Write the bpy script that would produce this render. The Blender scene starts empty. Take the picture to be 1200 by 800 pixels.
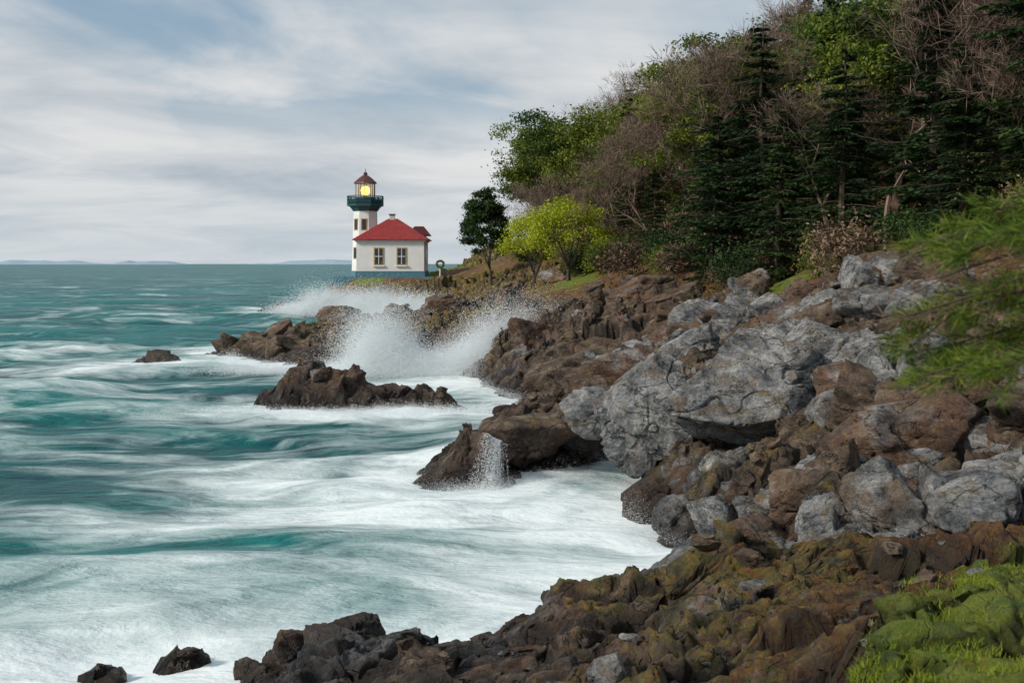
import bpy, math, numpy as np, bmesh, mathutils
from mathutils import Vector
from mathutils.bvhtree import BVHTree
R=math.radians
rng=np.random.default_rng(7)
scene=bpy.context.scene
COL=scene.collection
# ---------------------------------------------------------------- helpers
def hsh(ix,iy,iz,seed):
    h=(ix.astype(np.int64)*374761393+iy.astype(np.int64)*668265263+iz.astype(np.int64)*2147483647%4294967291+seed*1274126177)&0xFFFFFFFF
    h=((h^(h>>13))*1274126177)&0xFFFFFFFF
    h=((h^(h>>16))*2246822519)&0xFFFFFFFF
    h=h^(h>>15)
    return (h&0xFFFFFF)/float(0xFFFFFF)
def n2(x,y,seed=0):
    fx=np.floor(x);fy=np.floor(y);ix=fx.astype(np.int64);iy=fy.astype(np.int64)
    u=x-fx;v=y-fy;u=u*u*u*(u*(u*6-15)+10);v=v*v*v*(v*(v*6-15)+10)
    z=np.zeros_like(ix)
    a=hsh(ix,iy,z,seed);b=hsh(ix+1,iy,z,seed);c=hsh(ix,iy+1,z,seed);d=hsh(ix+1,iy+1,z,seed)
    return ((a*(1-u)+b*u)*(1-v)+(c*(1-u)+d*u)*v)*2-1
def n3(x,y,z,seed=0):
    fx=np.floor(x);fy=np.floor(y);fz=np.floor(z)
    ix=fx.astype(np.int64);iy=fy.astype(np.int64);iz=fz.astype(np.int64)
    u=x-fx;v=y-fy;w=z-fz;u=u*u*(3-2*u);v=v*v*(3-2*v);w=w*w*(3-2*w)
    r=0
    for dz in (0,1):
        a=hsh(ix,iy,iz+dz,seed);b=hsh(ix+1,iy,iz+dz,seed);c=hsh(ix,iy+1,iz+dz,seed);d=hsh(ix+1,iy+1,iz+dz,seed)
        q=(a*(1-u)+b*u)*(1-v)+(c*(1-u)+d*u)*v
        r=r+q*(w if dz else 1-w)
    return r*2-1
def fbm2(x,y,o=4,seed=0,g=.5):
    r=0;a=1;t=0
    for i in range(o):
        r=r+a*n2(x*2**i+i*17.3,y*2**i-i*9.1,seed+i);t+=a;a*=g
    return r/t
def rid2(x,y,o=4,seed=0,g=.55):
    r=0;a=1;t=0
    for i in range(o):
        r=r+a*(1-2*np.abs(n2(x*2.1**i+i*17.3,y*2.1**i-i*9.1,seed+i)));t+=a;a*=g
    return r/t
def fbm3(x,y,z,o=4,seed=0,g=.5):
    r=0;a=1;t=0
    for i in range(o):
        r=r+a*n3(x*2**i+i*17.3,y*2**i-i*9.1,z*2**i+i*3.3,seed+i);t+=a;a*=g
    return r/t
def worley(x,y,seed):
    fx=np.floor(x);fy=np.floor(y)
    F1=np.full(x.shape,9.);F2=np.full(x.shape,9.)
    bx=np.zeros_like(x);by=np.zeros_like(x);ci=np.zeros_like(x);cj=np.zeros_like(x)
    z=np.zeros(x.shape,np.int64)
    for i in (-1,0,1):
        for j in (-1,0,1):
            cx=fx+i;cy=fy+j
            px=cx+hsh(cx,cy,z,seed);py=cy+hsh(cx,cy,z+5,seed+3)
            dx=x-px;dy=y-py;d=np.sqrt(dx*dx+dy*dy)
            m=d<F1
            F2=np.where(m,F1,np.minimum(F2,d))
            F1=np.where(m,d,F1);bx=np.where(m,dx,bx);by=np.where(m,dy,by);ci=np.where(m,cx,ci);cj=np.where(m,cy,cj)
    h1=hsh(ci,cj,z+1,seed+11);h2=hsh(ci,cj,z+2,seed+12);h3=hsh(ci,cj,z+3,seed+13)
    return F1,F2,h1,h2-.5,h3-.5,bx,by
def sst(a,b,x):
    t=np.clip((x-a)/(b-a),0,1);return t*t*(3-2*t)
def mesh_np(name,V,F,mats=(),mi=None,smooth=True):
    V=np.asarray(V,np.float32);F=np.asarray(F,np.int32)
    me=bpy.data.meshes.new(name);k=F.shape[1]
    me.vertices.add(len(V));me.vertices.foreach_set('co',V.ravel())
    me.loops.add(F.size);me.loops.foreach_set('vertex_index',F.ravel())
    me.polygons.add(len(F));me.polygons.foreach_set('loop_start',np.arange(0,F.size,k,dtype=np.int32))
    try: me.polygons.foreach_set('loop_total',np.full(len(F),k,np.int32))
    except Exception: pass
    for m in mats: me.materials.append(m)
    if mi is not None: me.polygons.foreach_set('material_index',np.asarray(mi,np.int32))
    me.polygons.foreach_set('use_smooth',np.full(len(F),smooth,bool))
    me.update(calc_edges=True)
    return me
def obj(name,me,loc=(0,0,0),rot=(0,0,0),sc=(1,1,1),parent=None):
    o=bpy.data.objects.new(name,me);o.location=loc;o.rotation_euler=rot;o.scale=sc
    COL.objects.link(o)
    if parent: o.parent=parent
    return o
def attr(me,name,arr):
    a=me.attributes.new(name,'FLOAT','POINT');a.data.foreach_set('value',np.asarray(arr,np.float32))
# ---------------------------------------------------------------- node helpers
class NT:
    def __init__(s,mat):
        s.t=mat.node_tree;s.n=s.t.nodes;s.l=s.t.links
    def add(s,ty,**kw):
        nd=s.n.new(ty)
        for k,v in kw.items(): setattr(nd,k,v)
        return nd
    def link(s,a,b): s.l.new(a,b)
    def val(s,sock,v):
        if isinstance(v,bpy.types.NodeSocket): s.link(v,sock)
        else: sock.default_value=v
    def math(s,op,a,b=None,c=None,clamp=False):
        nd=s.add('ShaderNodeMath',operation=op);nd.use_clamp=clamp
        s.val(nd.inputs[0],a)
        if b is not None: s.val(nd.inputs[1],b)
        if c is not None: s.val(nd.inputs[2],c)
        return nd.outputs[0]
    def noise(s,vec,scale,detail=5,rough=.55,dist=0):
        nd=s.add('ShaderNodeTexNoise');nd.inputs['Scale'].default_value=scale;nd.inputs['Detail'].default_value=detail
        nd.inputs['Roughness'].default_value=rough;nd.inputs['Distortion'].default_value=dist
        if vec is not None: s.link(vec,nd.inputs['Vector'])
        return nd.outputs['Fac']
    def mapping(s,vec,scale=(1,1,1),rot=(0,0,0),loc=(0,0,0)):
        nd=s.add('ShaderNodeMapping');s.link(vec,nd.inputs[0]);nd.inputs['Scale'].default_value=scale;nd.inputs['Rotation'].default_value=rot;nd.inputs['Location'].default_value=loc
        return nd.outputs[0]
    def mix(s,f,a,b,mode='MIX'):
        nd=s.add('ShaderNodeMix',data_type='RGBA',blend_type=mode)
        s.val(nd.inputs[0],f)
        for sk,v in ((nd.inputs[6],a),(nd.inputs[7],b)):
            if isinstance(v,bpy.types.NodeSocket): s.link(v,sk)
            else: sk.default_value=(*v,1)
        return nd.outputs[2]
    def ramp(s,f,stops,interp='LINEAR'):
        nd=s.add('ShaderNodeValToRGB');s.link(f,nd.inputs[0]);cr=nd.color_ramp;cr.interpolation=interp
        while len(cr.elements)<len(stops): cr.elements.new(.5)
        for e,(p,c) in zip(cr.elements,stops):
            e.position=p;e.color=(*c,1) if len(c)==3 else c
        return nd.outputs[0]
    def mr(s,v,a,b,c=0,d=1,smooth=False):
        nd=s.add('ShaderNodeMapRange');nd.clamp=True
        if smooth: nd.interpolation_type='SMOOTHSTEP'
        for i,x in enumerate((v,a,b,c,d)): s.val(nd.inputs[i],x)
        return nd.outputs[0]
    def at(s,name): 
        nd=s.add('ShaderNodeAttribute');nd.attribute_name=name;return nd.outputs['Fac']
def newmat(name):
    m=bpy.data.materials.new(name);m.use_nodes=True
    t=NT(m);b=m.node_tree.nodes['Principled BSDF'];return m,t,b
def simple(name,col,rough=.6,var=.15,scale=3,metal=0):
    m,t,b=newmat(name)
    p=t.add('ShaderNodeNewGeometry').outputs['Position']
    n=t.noise(p,scale,4)
    c=t.mix(t.mr(n,.3,.7),tuple(x*(1-var) for x in col),tuple(min(1,x*(1+var)) for x in col))
    t.link(c,b.inputs['Base Color']);b.inputs['Roughness'].default_value=rough;b.inputs['Metallic'].default_value=metal
    return m
# ---------------------------------------------------------------- rock material
def rock_mat(name,gray=None):
    m,t,b=newmat(name)
    g=t.add('ShaderNodeNewGeometry');P=g.outputs['Position']
    nL=t.noise(P,.4,3);nM=t.noise(P,1.7,7,.70,.4);nF=t.noise(P,14,5,.8)
    nS=t.noise(t.mapping(P,(1,1,1.6),(.6,.5,.2)),1.2,9,.76,.5)
    brown=t.ramp(nM,[(.32,(.022,.018,.015)),(.42,(.085,.06,.044)),(.52,(.18,.125,.088)),(.66,(.36,.28,.20))])
    brown=t.mix(t.mr(nL,.46,.6,0,.75),brown,t.ramp(nS,[(.36,(.045,.02,.014)),(.47,(.17,.078,.046)),(.56,(.28,.15,.08)),(.66,(.38,.28,.20))]))
    gr=t.ramp(nS,[(.36,(.028,.034,.040)),(.42,(.12,.13,.14)),(.49,(.28,.29,.295)),(.56,(.45,.45,.445)),(.65,(.70,.69,.66))])
    gr=t.mix(t.mr(nM,.53,.62,0,.65),gr,(.24,.16,.095))
    if gray is None: ga=t.at('gray')
    else: ga=gray
    gn=t.math('ADD',ga,t.math('MULTIPLY',t.math('SUBTRACT',nL,.5),2.0)) 
    gf=t.mr(gn,.35,.55)
    col=t.mix(gf,brown,gr)
    moss=t.at('moss') if gray is None else .2
    nz=t.add('ShaderNodeSeparateXYZ');t.link(g.outputs['Normal'],nz.inputs[0])
    pz=t.add('ShaderNodeSeparateXYZ');t.link(P,pz.inputs[0])
    up=t.mr(nz.outputs['Z'],.25,.8)
    nA=t.noise(P,2.3,8,.8)
    lic=t.math('MULTIPLY',t.mr(t.math('ADD',nA,t.math('MULTIPLY',moss,.38)),.62,.70),up)
    mcol=t.ramp(t.noise(P,4,7,.8),[(.3,(.04,.05,.008)),(.42,(.13,.14,.014)),(.52,(.30,.20,.025)),(.62,(.32,.12,.022)),(.74,(.38,.38,.22))])
    col=t.mix(t.math('MULTIPLY',lic,.9),col,mcol)
    # pale crustose lichen speckle
    pl=t.mr(t.noise(t.mapping(P,(1,1,1),(.3,.1,.9),(5,2,1)),5,5,.75),.60,.68,0,.55)
    col=t.mix(pl,col,(.40,.39,.33))
    col=t.mix(1,col,t.ramp(nF,[(.3,(.3,.3,.3)),(.44,(.85,.85,.85)),(.58,(1.15,1.15,1.15)),(.72,(1.9,1.87,1.8))]),'MULTIPLY')
    cn=t.noise(t.mapping(P,(1,1,1.6),(.4,.2,.7)),1.0,5,.55,.6)
    cr=t.mr(t.math('ABSOLUTE',t.math('SUBTRACT',cn,.5)),0,.013)
    col=t.mix(t.mr(cr,0,1,.8,0),col,(.012,.011,.010))
    if gray is None:
        cav_shade=t.at('cav_shade')
        gs=t.at('grass');so=t.at('soil')
        gcol=t.ramp(nA,[(.3,(.035,.065,.008)),(.44,(.12,.19,.012)),(.56,(.24,.29,.02)),(.74,(.26,.17,.035))])
        scol=t.ramp(t.noise(P,2.2,9,.8),[(.3,(.028,.015,.009)),(.42,(.09,.044,.02)),(.51,(.21,.092,.03)),(.60,(.30,.19,.035)),(.72,(.12,.15,.018))])
        k=t.math('MULTIPLY',t.math('SUBTRACT',nA,.5),2.6)
        col=t.mix(t.mr(t.math('ADD',so,k),.40,.55),col,scol)
        col=t.mix(t.mr(t.math('ADD',gs,k),.38,.52),col,gcol)
        col=t.mix(t.math('MULTIPLY',cav_shade,.8),col,(.013,.011,.009))  # shade of cracks and hollows painted into the rock colour
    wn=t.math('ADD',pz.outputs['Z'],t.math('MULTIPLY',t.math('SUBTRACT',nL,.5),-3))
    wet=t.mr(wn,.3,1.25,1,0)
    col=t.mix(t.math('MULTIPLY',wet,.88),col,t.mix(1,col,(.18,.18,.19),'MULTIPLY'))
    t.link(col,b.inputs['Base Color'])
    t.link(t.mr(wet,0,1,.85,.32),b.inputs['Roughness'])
    h=t.math('ADD',t.math('MULTIPLY',nF,.45),t.math('MULTIPLY',cr,.25))
    h=t.math('ADD',h,t.math('MULTIPLY',t.noise(P,3.4,8,.75),.9))
    bp=t.add('ShaderNodeBump');bp.inputs['Strength'].default_value=1;bp.inputs['Distance'].default_value=.32
    t.link(h,bp.inputs['Height']);t.link(bp.outputs[0],b.inputs['Normal'])
    return m
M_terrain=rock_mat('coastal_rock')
M_gray=rock_mat('gray_boulder_rock',.80)
M_brown=rock_mat('brown_boulder_rock',.18)
# ---------------------------------------------------------------- terrain
coast=np.array([(-4,-60),(-4.2,5),(-4.0,14),(-3.6,17.4),(-2.4,18.1),(-0.9,17.9),(0.2,18.4),(1.5,19.2),(3,20.4),(4.2,22),(4.3,24),(3.3,25.6),(2.8,27.2),(3.0,29.5),(3.6,32),(4.2,35.2),(3.0,35.4),(1.4,33.4),(-0.6,31.2),(-2.2,31.0),(-2.5,33),(-1.2,36.5),(0,40),(-0.4,44),(0.6,49),(0.4,53),(-1.4,57),(-2.3,64),(-5,69),(-8,69.5),(-12,67.5),(-15.5,70),(-20.4,78),(-19.5,82),(-14,87),(-7,92),(-4,100),(-3,112),(-6,124),(-13,133),(-20,139),(-24,143),(-25,151),(-20,160),(-12,186),(-5,230),(8,320),(60,520),(400,560),(400,-60)],float)
def sdist(x,y):
    d=np.full(x.shape,1e9);ins=np.zeros(x.shape,bool)
    n=len(coast)
    for i in range(n):
        ax,ay=coast[i];bx,by=coast[(i+1)%n]
        ex,ey=bx-ax,by-ay;L=ex*ex+ey*ey
        t=np.clip(((x-ax)*ex+(y-ay)*ey)/L,0,1)
        d=np.minimum(d,(x-ax-t*ex)**2+(y-ay-t*ey)**2)
        if ay!=by:
            c=((ay>y)!=(by>y))&(x<(bx-ax)*(y-ay)/(by-ay)+ax);ins^=c
    d=np.sqrt(d);return np.where(ins,d,-d)
CP=np.array([(-2.8,17,.8),(-1.5,17,.6),(-.4,17.3,.75),(1.2,16.5,1.6),(2.36,16.5,1.85),(3.4,16,2.1),(4.4,15.5,2.25),(5.5,14.5,2.4),(5.5,12,2.85),(0,12.5,1.6),(-2.5,13,.9),(1.43,10,2.5),(2.3,8,3.2),(3,7,3.5),(0,0,4.4),(0,5,3.3),(-3,0,3),(-3,8,1.3),(5,5,4.1),(8,9,3.9),(3.14,11,2.85),(4.3,10,3.1),(4,-10,4.5),
(5.5,19,1.2),(7,20,1.5),(9,20.5,1.9),(6.3,22.5,1.8),(4.5,28.5,1.1),(5,31,2.0),(7,33,3.4),(8.6,30,3.6),(10,28,3.8),(11.1,26,4.0),(8,25.5,2.6),(9.9,23,2.9),(12,19,3.6),
(12,38,5.7),(10,40,4.8),(9,42.5,4.5),(9.3,50,4.3),(12.9,30,4.8),(10.5,32,4.2),(5.7,40,3.1),(2.6,37.5,2.2),(.5,34.3,1.8),(-.7,33,1.5),(1.5,42,1.6),
(1.8,50,1.3),(2.2,58,2.2),(4.3,60,2.9),(6.6,62,4.8),(8.6,60,4.2),(5.4,75,4.6),(2.1,75,3.6),(-2.2,78,3.2),(-5.6,78,2.7),(-8.9,78,2.2),(-14.3,79,1.5),(-17.7,80,.9),(-1.5,69,1.7),(-8,72,1.2),(-14,72,.9),
(-15.5,150,4.4),(-12,146,4.2),(-20,147,4.0),(-23.5,146,2.6),(-5,142,4.4),(-3.7,130,4.2),(0,110,4.2),(3.4,95,4.2),(-1,105,3.2),(-5,128,2.4),(-13,138,2.2),(0,92,3.6),(-7,88,1.4),
(8,100,6),(20,100,13),(30,60,17),(18,60,8.5),(13,60,5.2),(18,42,8),(30,40,15),(20,25,6.5),(40,25,14),(15,15,4.8),(12,8,4.6),(40,0,12),(60,60,30),(60,120,30),(20,140,14),(4,140,6.5),(5,180,8),(30,200,20),(-6,175,4.5),(10,300,8),(120,60,45),(120,200,45),(120,-30,20),(200,400,40)],float)
D=np.sqrt(((CP[:,None,:2]-CP[None,:,:2])**2).sum(-1))
W=np.linalg.solve(D-np.eye(len(CP))*.05,CP[:,2]-4)
ISL=[(-7.6,49.2,2.7,1.5,1.9),(-5.2,48.8,2.6,1.2,1.2),(-3.2,48.6,1.3,.8,.7),(-9.6,49.8,1.2,.9,.9),(-21,70.6,1.7,1.0,.75),(-5.9,17.2,.38,.3,.18),(-4.75,17.5,.4,.3,.28),(-29,149,2.5,2,.6),(-26,145,2,1.2,.6)]
def terrain(x,y,cavity=False):
    sd=sdist(x,y)
    far=sst(40,90,y)
    sd=sd+fbm2(x*.45,y*.45,4,3)*(.55+.9*far)
    H=np.full(x.shape,4.)
    for (a,b,_),w in zip(CP,W): H=H+w*np.sqrt((x-a)**2+(y-b)**2+.3)
    wdt=1.5+2.0*far
    c=np.clip((sd+.25)/wdt,0,1)**.65
    h=c*(H+.3)-.3+np.minimum(sd+.25,0)*.8
    wsd=sd.copy()
    for a,b,rx,ry,hh in ISL:
        q=np.sqrt(((x-a)/rx)**2+((y-b)/ry)**2)
        q=q+.35*fbm2(x*.9,y*.9,3,31)
        hi=hh*np.clip(1-q**3,-40,1)
        h=np.maximum(h,hi);wsd=np.maximum(wsd,(1-q)*min(rx,ry))
    rock=1-sst(8,11.5,sd+2.5*fbm2(x*.2,y*.2,3,9)-far*1.0)
    lhs=sst(9,6,np.hypot((x+14.5),(y-149.5)*1.0))
    rock=rock*(1-lhs)
    ca,sa=math.cos(.5),math.sin(.5)
    wx=x+.7*fbm2(x*.5,y*.5,3,51);wy=y+.7*fbm2(x*.5+9,y*.5,3,52)
    rx=(wx*ca+wy*sa);ry=(-wx*sa+wy*ca)
    r=0;cav_shade=0
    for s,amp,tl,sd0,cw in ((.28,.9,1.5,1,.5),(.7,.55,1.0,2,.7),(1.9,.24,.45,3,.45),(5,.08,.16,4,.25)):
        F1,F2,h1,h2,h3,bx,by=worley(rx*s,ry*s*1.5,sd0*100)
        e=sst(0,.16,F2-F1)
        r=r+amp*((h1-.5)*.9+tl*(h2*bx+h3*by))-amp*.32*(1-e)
        cav_shade=cav_shade+cw*(1-e)
    r=r+.35*rid2(x*.6,y*.6,5,77)-.1
    fine=rid2(x*2.3+.5*wy,y*2.3,4,88)
    am=rock*np.clip(.35+np.maximum(h,0)*.3,.3,.85)*(1+.25*far)
    near=sst(19,15,y)*sst(12,3,abs(x-1)); am=am*(1-.35*near)
    h=h+r*am+rock*fine*.07+ (1-rock)*(.12*fbm2(x*.5,y*.5,5,5)+.5*fbm2(x*.08,y*.08,3,6)*sst(12,30,sd))
    if np.any(near>0):
        wx2=x+.12*fbm2(x*3,y*3,2,301);wy2=y+.12*fbm2(x*3+5,y*3,2,302)
        m_=near>0;F1=np.ones_like(x);G1=np.ones_like(x);F2=np.ones_like(x)*2
        a=worley(wx2[m_]*2.1,wy2[m_]*2.6,501);b2=worley(wx2[m_]*6,wy2[m_]*6,502)
        F1[m_]=a[0];F2[m_]=a[1];G1[m_]=b2[0]
        lump=.20*(1-F1**2*1.6)+.06*(1-G1**2*1.8)
        grs=sst(-.3,.45,x-(2.35+.66*(y-8.3)))
        h=h+near*rock*(1-.85*grs)*(lump-.12)*(.7+.6*fbm2(x*.7,y*.7,2,91))
        cav_shade=cav_shade+near*(.6*(1-sst(0,.2,F2-F1))+.35*sst(.5,.9,G1))*(1-grs)
    h=np.where(lhs>0,h*(1-lhs)+4.3*lhs,h)
    if cavity: return h,sd,wsd,rock,np.clip(cav_shade+.4*sst(-.2,-.7,r),0,1)*rock
    return h,sd,wsd,rock
def H1(x,y):
    h=terrain(np.array([float(x)]),np.array([float(y)]))[0];return float(h[0])
def axis(pts):
    out=[]
    for a,b,s0,s1 in pts:
        p=a
        while p<b-1e-6:
            out.append(p);t=(p-a)/(b-a);p+=s0*(1-t)+s1*t
    out.append(pts[-1][1]);return np.array(out)
def grassline(x,y,nse): return sst(-.3,.55,x-(2.35+.66*(y-8.3))+.9*nse)
ax=axis([(-36,-22,.5,.25),(-22,-5,.25,.06),(-5,8,.035,.045),(8,14,.05,.09),(14,30,.09,.8),(30,400,.8,30)])
ay=axis([(-60,2,6,.2),(2,6,.15,.05),(6,18,.028,.045),(18,36,.05,.08),(36,90,.08,.3),(90,165,.3,.4),(165,560,.5,20)])
X,Y=np.meshgrid(ax,ay)
x=X.ravel();y=Y.ravel()
h,sd,wsd,rock,cav_shade=terrain(x,y,True)
nx,ny=len(ax),len(ay)
idx=np.arange(nx*ny).reshape(ny,nx)
F=np.stack([idx[:-1,:-1],idx[:-1,1:],idx[1:,1:],idx[1:,:-1]],-1).reshape(-1,4)
keep=(h[F].max(1)>-1.3);F=F[keep]
used=np.zeros(nx*ny,bool);used[F.ravel()]=True
remap=np.cumsum(used)-1;F=remap[F];x=x[used];y=y[used];h=h[used];sd=sd[used];rock=rock[used];cav_shade=cav_shade[used]
k=rock*.9
ox=fbm3(x*1.1,y*1.1,h*1.6,4,201)*.5*k;oy=fbm3(x*1.1+40,y*1.1,h*1.6,4,211)*.5*k
ox+=fbm3(x*4,y*4,h*4,3,221)*.11*k;oy+=fbm3(x*4+40,y*4,h*4,3,231)*.11*k
oz=fbm3(x*7,y*7,h*7,3,241)*.08*k*sst(60,30,y)
V=np.stack([x+ox,y+oy,h+oz],1)
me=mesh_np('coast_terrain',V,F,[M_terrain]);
gray=sst(20,25,y)*sst(50,40,y)*sst(1,4.5,x)*.25+.12*sst(48,60,y)+.13*sst(20,18,y)+.08
gray=gray+.3*fbm2(x*.5,y*.5,3,61)
nse=fbm2(x*.35,y*.35,5,63)
gf=sst(19,16,y)
moss=.14+gf*sst(.7,2.2,h)*.45+sst(60,75,y)*sst(1.2,2.6,h)*.5+.4*nse
grass=grassline(x,y,nse)*gf*sst(25,15,abs(y))
grass=np.maximum(grass*.9,(1-rock)*sst(.0,.35,nse+.2)*sst(16,9,sd)*.8)
grass=grass+sst(100,125,y)*sst(3.4,4.2,h)*sst(.1,.4,nse+.1)*.5
grass+=.9*np.exp(-((x-9.4)/1.6)**2-((y-49)/4)**2)+.8*np.exp(-((x-4.6)/2)**2-((y-82)/4)**2)
soil=np.maximum((1-rock)*.9,gf*sst(1.7,2.4,h+.6*nse)*sst(-.5,2.5,x-.5*(y-9))*.6)
attr(me,'gray',gray);attr(me,'moss',moss);attr(me,'grass',grass);attr(me,'soil',soil);attr(me,'cav_shade',cav_shade)
obj('coast_terrain',me)
print('terrain verts',len(V))
kk=(V[F[:,0],0]>-4)&(V[F[:,0],0]<5)&(V[F[:,0],1]>29)&(V[F[:,0],1]<38)
bvV=[V[F[kk]].reshape(-1,3)];bvF=[np.arange(kk.sum()*4).reshape(-1,4)];bvn=len(bvV[0])
# ---------------------------------------------------------------- boulders
def ico(sub):
    bm=bmesh.new();bmesh.ops.create_icosphere(bm,subdivisions=sub,radius=1)
    v=np.array([q.co[:] for q in bm.verts]);f=np.array([[q.index for q in p.verts] for p in bm.faces]);bm.free();return v,f
ICO={s:ico(s) for s in (5,6,7)}
def boulder_mesh(seed,sub,mat,npl=13,name='boulder',rough=1):
    r_=np.random.default_rng(seed);v,f=ICO[sub]
    n=r_.normal(size=(npl,3));n/=np.linalg.norm(n,axis=1)[:,None];hh=r_.uniform(.5,.92,npl)
    dn=v@n.T;q=np.where(dn>.05,hh/np.maximum(dn,.05),9)
    q=np.sort(q,1);r=-np.log(np.exp(-q[:,:4]*120).sum(1))/120;r=np.clip(r,.4,1.3)
    p=v*r[:,None]
    d=fbm3(p[:,0]*1.6+seed,p[:,1]*1.6,p[:,2]*1.6,4,seed)*.06
    a=fbm3(p[:,0]*1.2+seed,p[:,1]*1.2,p[:,2]*1.7,2,seed+50)
    d-= .12*(1-sst(0,.03,np.abs(a)))*rough
    a=fbm3(p[:,0]*2.6+seed,p[:,1]*2.9,p[:,2]*1.8,2,seed+70)
    d-= .045*(1-sst(0,.05,np.abs(a)))
    cell=np.floor(p[:,0]*2.1+p[:,2]*.9+.25*fbm3(p[:,0]*3,p[:,1]*3,p[:,2]*3,2,seed+5)+seed*.37)
    cel2=np.floor(p[:,2]*2.3-p[:,1]*.7+.25*fbm3(p[:,0]*3,p[:,1]*3,p[:,2]*3,2,seed+6)+seed*.71)
    d+=(hsh(cell,cel2,np.zeros(len(p),np.int64),seed)-.5)*.13*rough
    d+=fbm3(p[:,0]*7,p[:,1]*7,p[:,2]*7,4 if sub>5 else 3,seed+9)*.035
    p=p*(1+d)[:,None]
    return mesh_np(name,p,f,[mat])
BG=[boulder_mesh(100+i,5,M_gray) for i in range(9)]
BB=[boulder_mesh(200+i,5,M_brown) for i in range(7)]
def put(me,x,y,z,sx,sy,sz,rz=0,rx=0,ry=0):
    global bvn
    obj('boulder',me,(x,y,z),(rx,ry,rz),(sx,sy,sz))
    if -4<x<5 and 29<y<38:
        c=np.empty(len(me.vertices)*3,np.float32);me.vertices.foreach_get('co',c)
        M=np.array(mathutils.Matrix.LocRotScale(Vector((x,y,z)),mathutils.Euler((rx,ry,rz)),Vector((sx,sy,sz))))
        c=c.reshape(-1,3)@M[:3,:3].T+M[:3,3]
        f=ICO[5][1]
        if len(c)==len(ICO[5][0]):
            bvV.append(c);bvF.append(f+bvn);bvn+=len(c)
put(boulder_mesh(318,7,M_gray,11,rough=.7),5.75,29.9,2.45,2.1,1.8,1.7,.3)
put(boulder_mesh(312,7,M_gray,10,rough=.7),3.75,30.4,2.45,1.35,1.3,1.5,1.3)
for i,(bx,by,bz,a,b,c,g) in enumerate([(3.0,32,2.3,.8,.9,.9,1),(2.4,33.2,2.0,.75,.8,.7,1),(3.15,28.2,.4,.75,.8,1.0,0),(4.2,28.4,.4,1.3,1,1.0,0),(5.7,28.3,.6,1.6,1.1,1.0,0),(3.6,26.6,.3,.7,.6,.7,1),(4.2,24.9,.7,.6,.5,.65,1),(4.9,24.6,.8,.4,.4,.4,1),(5.4,24.2,1.1,.45,.4,.4,1),
 (6.3,20.3,1.9,.9,.7,.85,1),(5.5,20.6,1.6,.55,.5,.55,1),(7.2,20.2,1.9,.65,.5,.6,1),(8.1,20.4,2.15,.75,.6,.7,1),(8.9,20.2,2.3,.7,.6,.6,1),(6.0,19.3,1.4,.5,.4,.4,1),(7.7,19.4,1.7,.4,.4,.4,1),(7.0,24.3,2.3,1.3,1,1.0,0),(8.6,24.2,2.7,1.6,1,1.0,0),(10,23.2,3.0,1.2,1,.9,0),(7.8,26.2,3.0,1.0,.9,.8,0),(9.6,25.6,3.4,1.2,.9,.7,0),
 (7.4,32,3.4,.9,.8,.8,1),(8.4,31,3.7,.9,.7,.7,1),(6.4,32.6,3.1,.9,.8,.8,0),(9.4,29.4,3.9,.9,.7,.6,1),(10.4,28,4.1,.9,.8,.6,0),(11.5,37,5.6,1.3,1,.8,1),(12.3,36,5.6,1,.9,.8,0),(10.6,38.5,5.0,1.1,.9,.8,1),(9.8,40,4.8,1,.9,.8,0),(11.4,33,4.9,1.1,.9,.8,1),(6.6,62,4.5,2.4,1.6,1.1,0),(8.4,60,4.2,1.6,1.2,.8,0),(7.5,27.3,2.6,.8,.7,.8,1),(4.0,37.5,2.6,1.3,1,.9,0),(5.6,38,3.2,1.2,1,.8,1),(2.2,45,1.7,1.6,1.5,1.2,0),(7.8,36,4.0,1.2,1,.8,0),(9.3,35,4.4,1.1,.9,.7,1),
 (.6,33.6,1.2,1.3,.9,.8,0),(-.8,32.3,.9,1.1,.9,.7,0),(-1.9,31.6,.2,.8,.6,.5,0),(1.9,34.6,1.2,1.2,.9,.9,0)]):
    L=BG if g else BB
    put(L[i%len(L)],bx,by,bz,a,b,c,i*1.3,.3*math.sin(i),.3*math.cos(i*2))
r2=np.random.default_rng(5);cnt=0
cx=r2.uniform(-20,14,6000);cy=17+r2.power(.7,6000)*80
hh,s_,w_,rk=terrain(cx,cy)
for i in range(len(cx)):
    if rk[i]<.6 or hh[i]<.4: continue
    dens=.8 if (cy[i]<50 and cx[i]>2) else .14
    if cy[i]<19 : continue
    if 2.4<cx[i]<7.8 and 25.5<cy[i]<31: continue
    if r2.random()>dens: continue
    s=(.12+.6*r2.random()**2.4)*(1+cy[i]/110)
    g=(cy[i]<48 and cx[i]>2.5 and r2.random()<.56)
    L=BG if g else BB
    put(L[int(r2.integers(len(L)))],cx[i],cy[i],hh[i]+s*.2,s*r2.uniform(.9,1.5),s*r2.uniform(.8,1.2),s*r2.uniform(.7,1.2),r2.uniform(0,6),r2.uniform(-.4,.4),r2.uniform(-.4,.4))
    cnt+=1
for bx,by,s in ((-3.3,17.1,.42),(-2.9,16.9,.5),(-2.2,17.3,.5),(-1.6,17.2,.55),(-.9,17.1,.42),(-.4,17.4,.4),(.1,17.3,.35),(-3.8,17,.3),(-1.1,16.3,.4),(-2.4,16.2,.5)):
    put(BB[int(r2.integers(6))],bx,by,max(.15,H1(bx,by)-.1),s*1.1,s,s*.85,r2.uniform(0,6))
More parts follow.
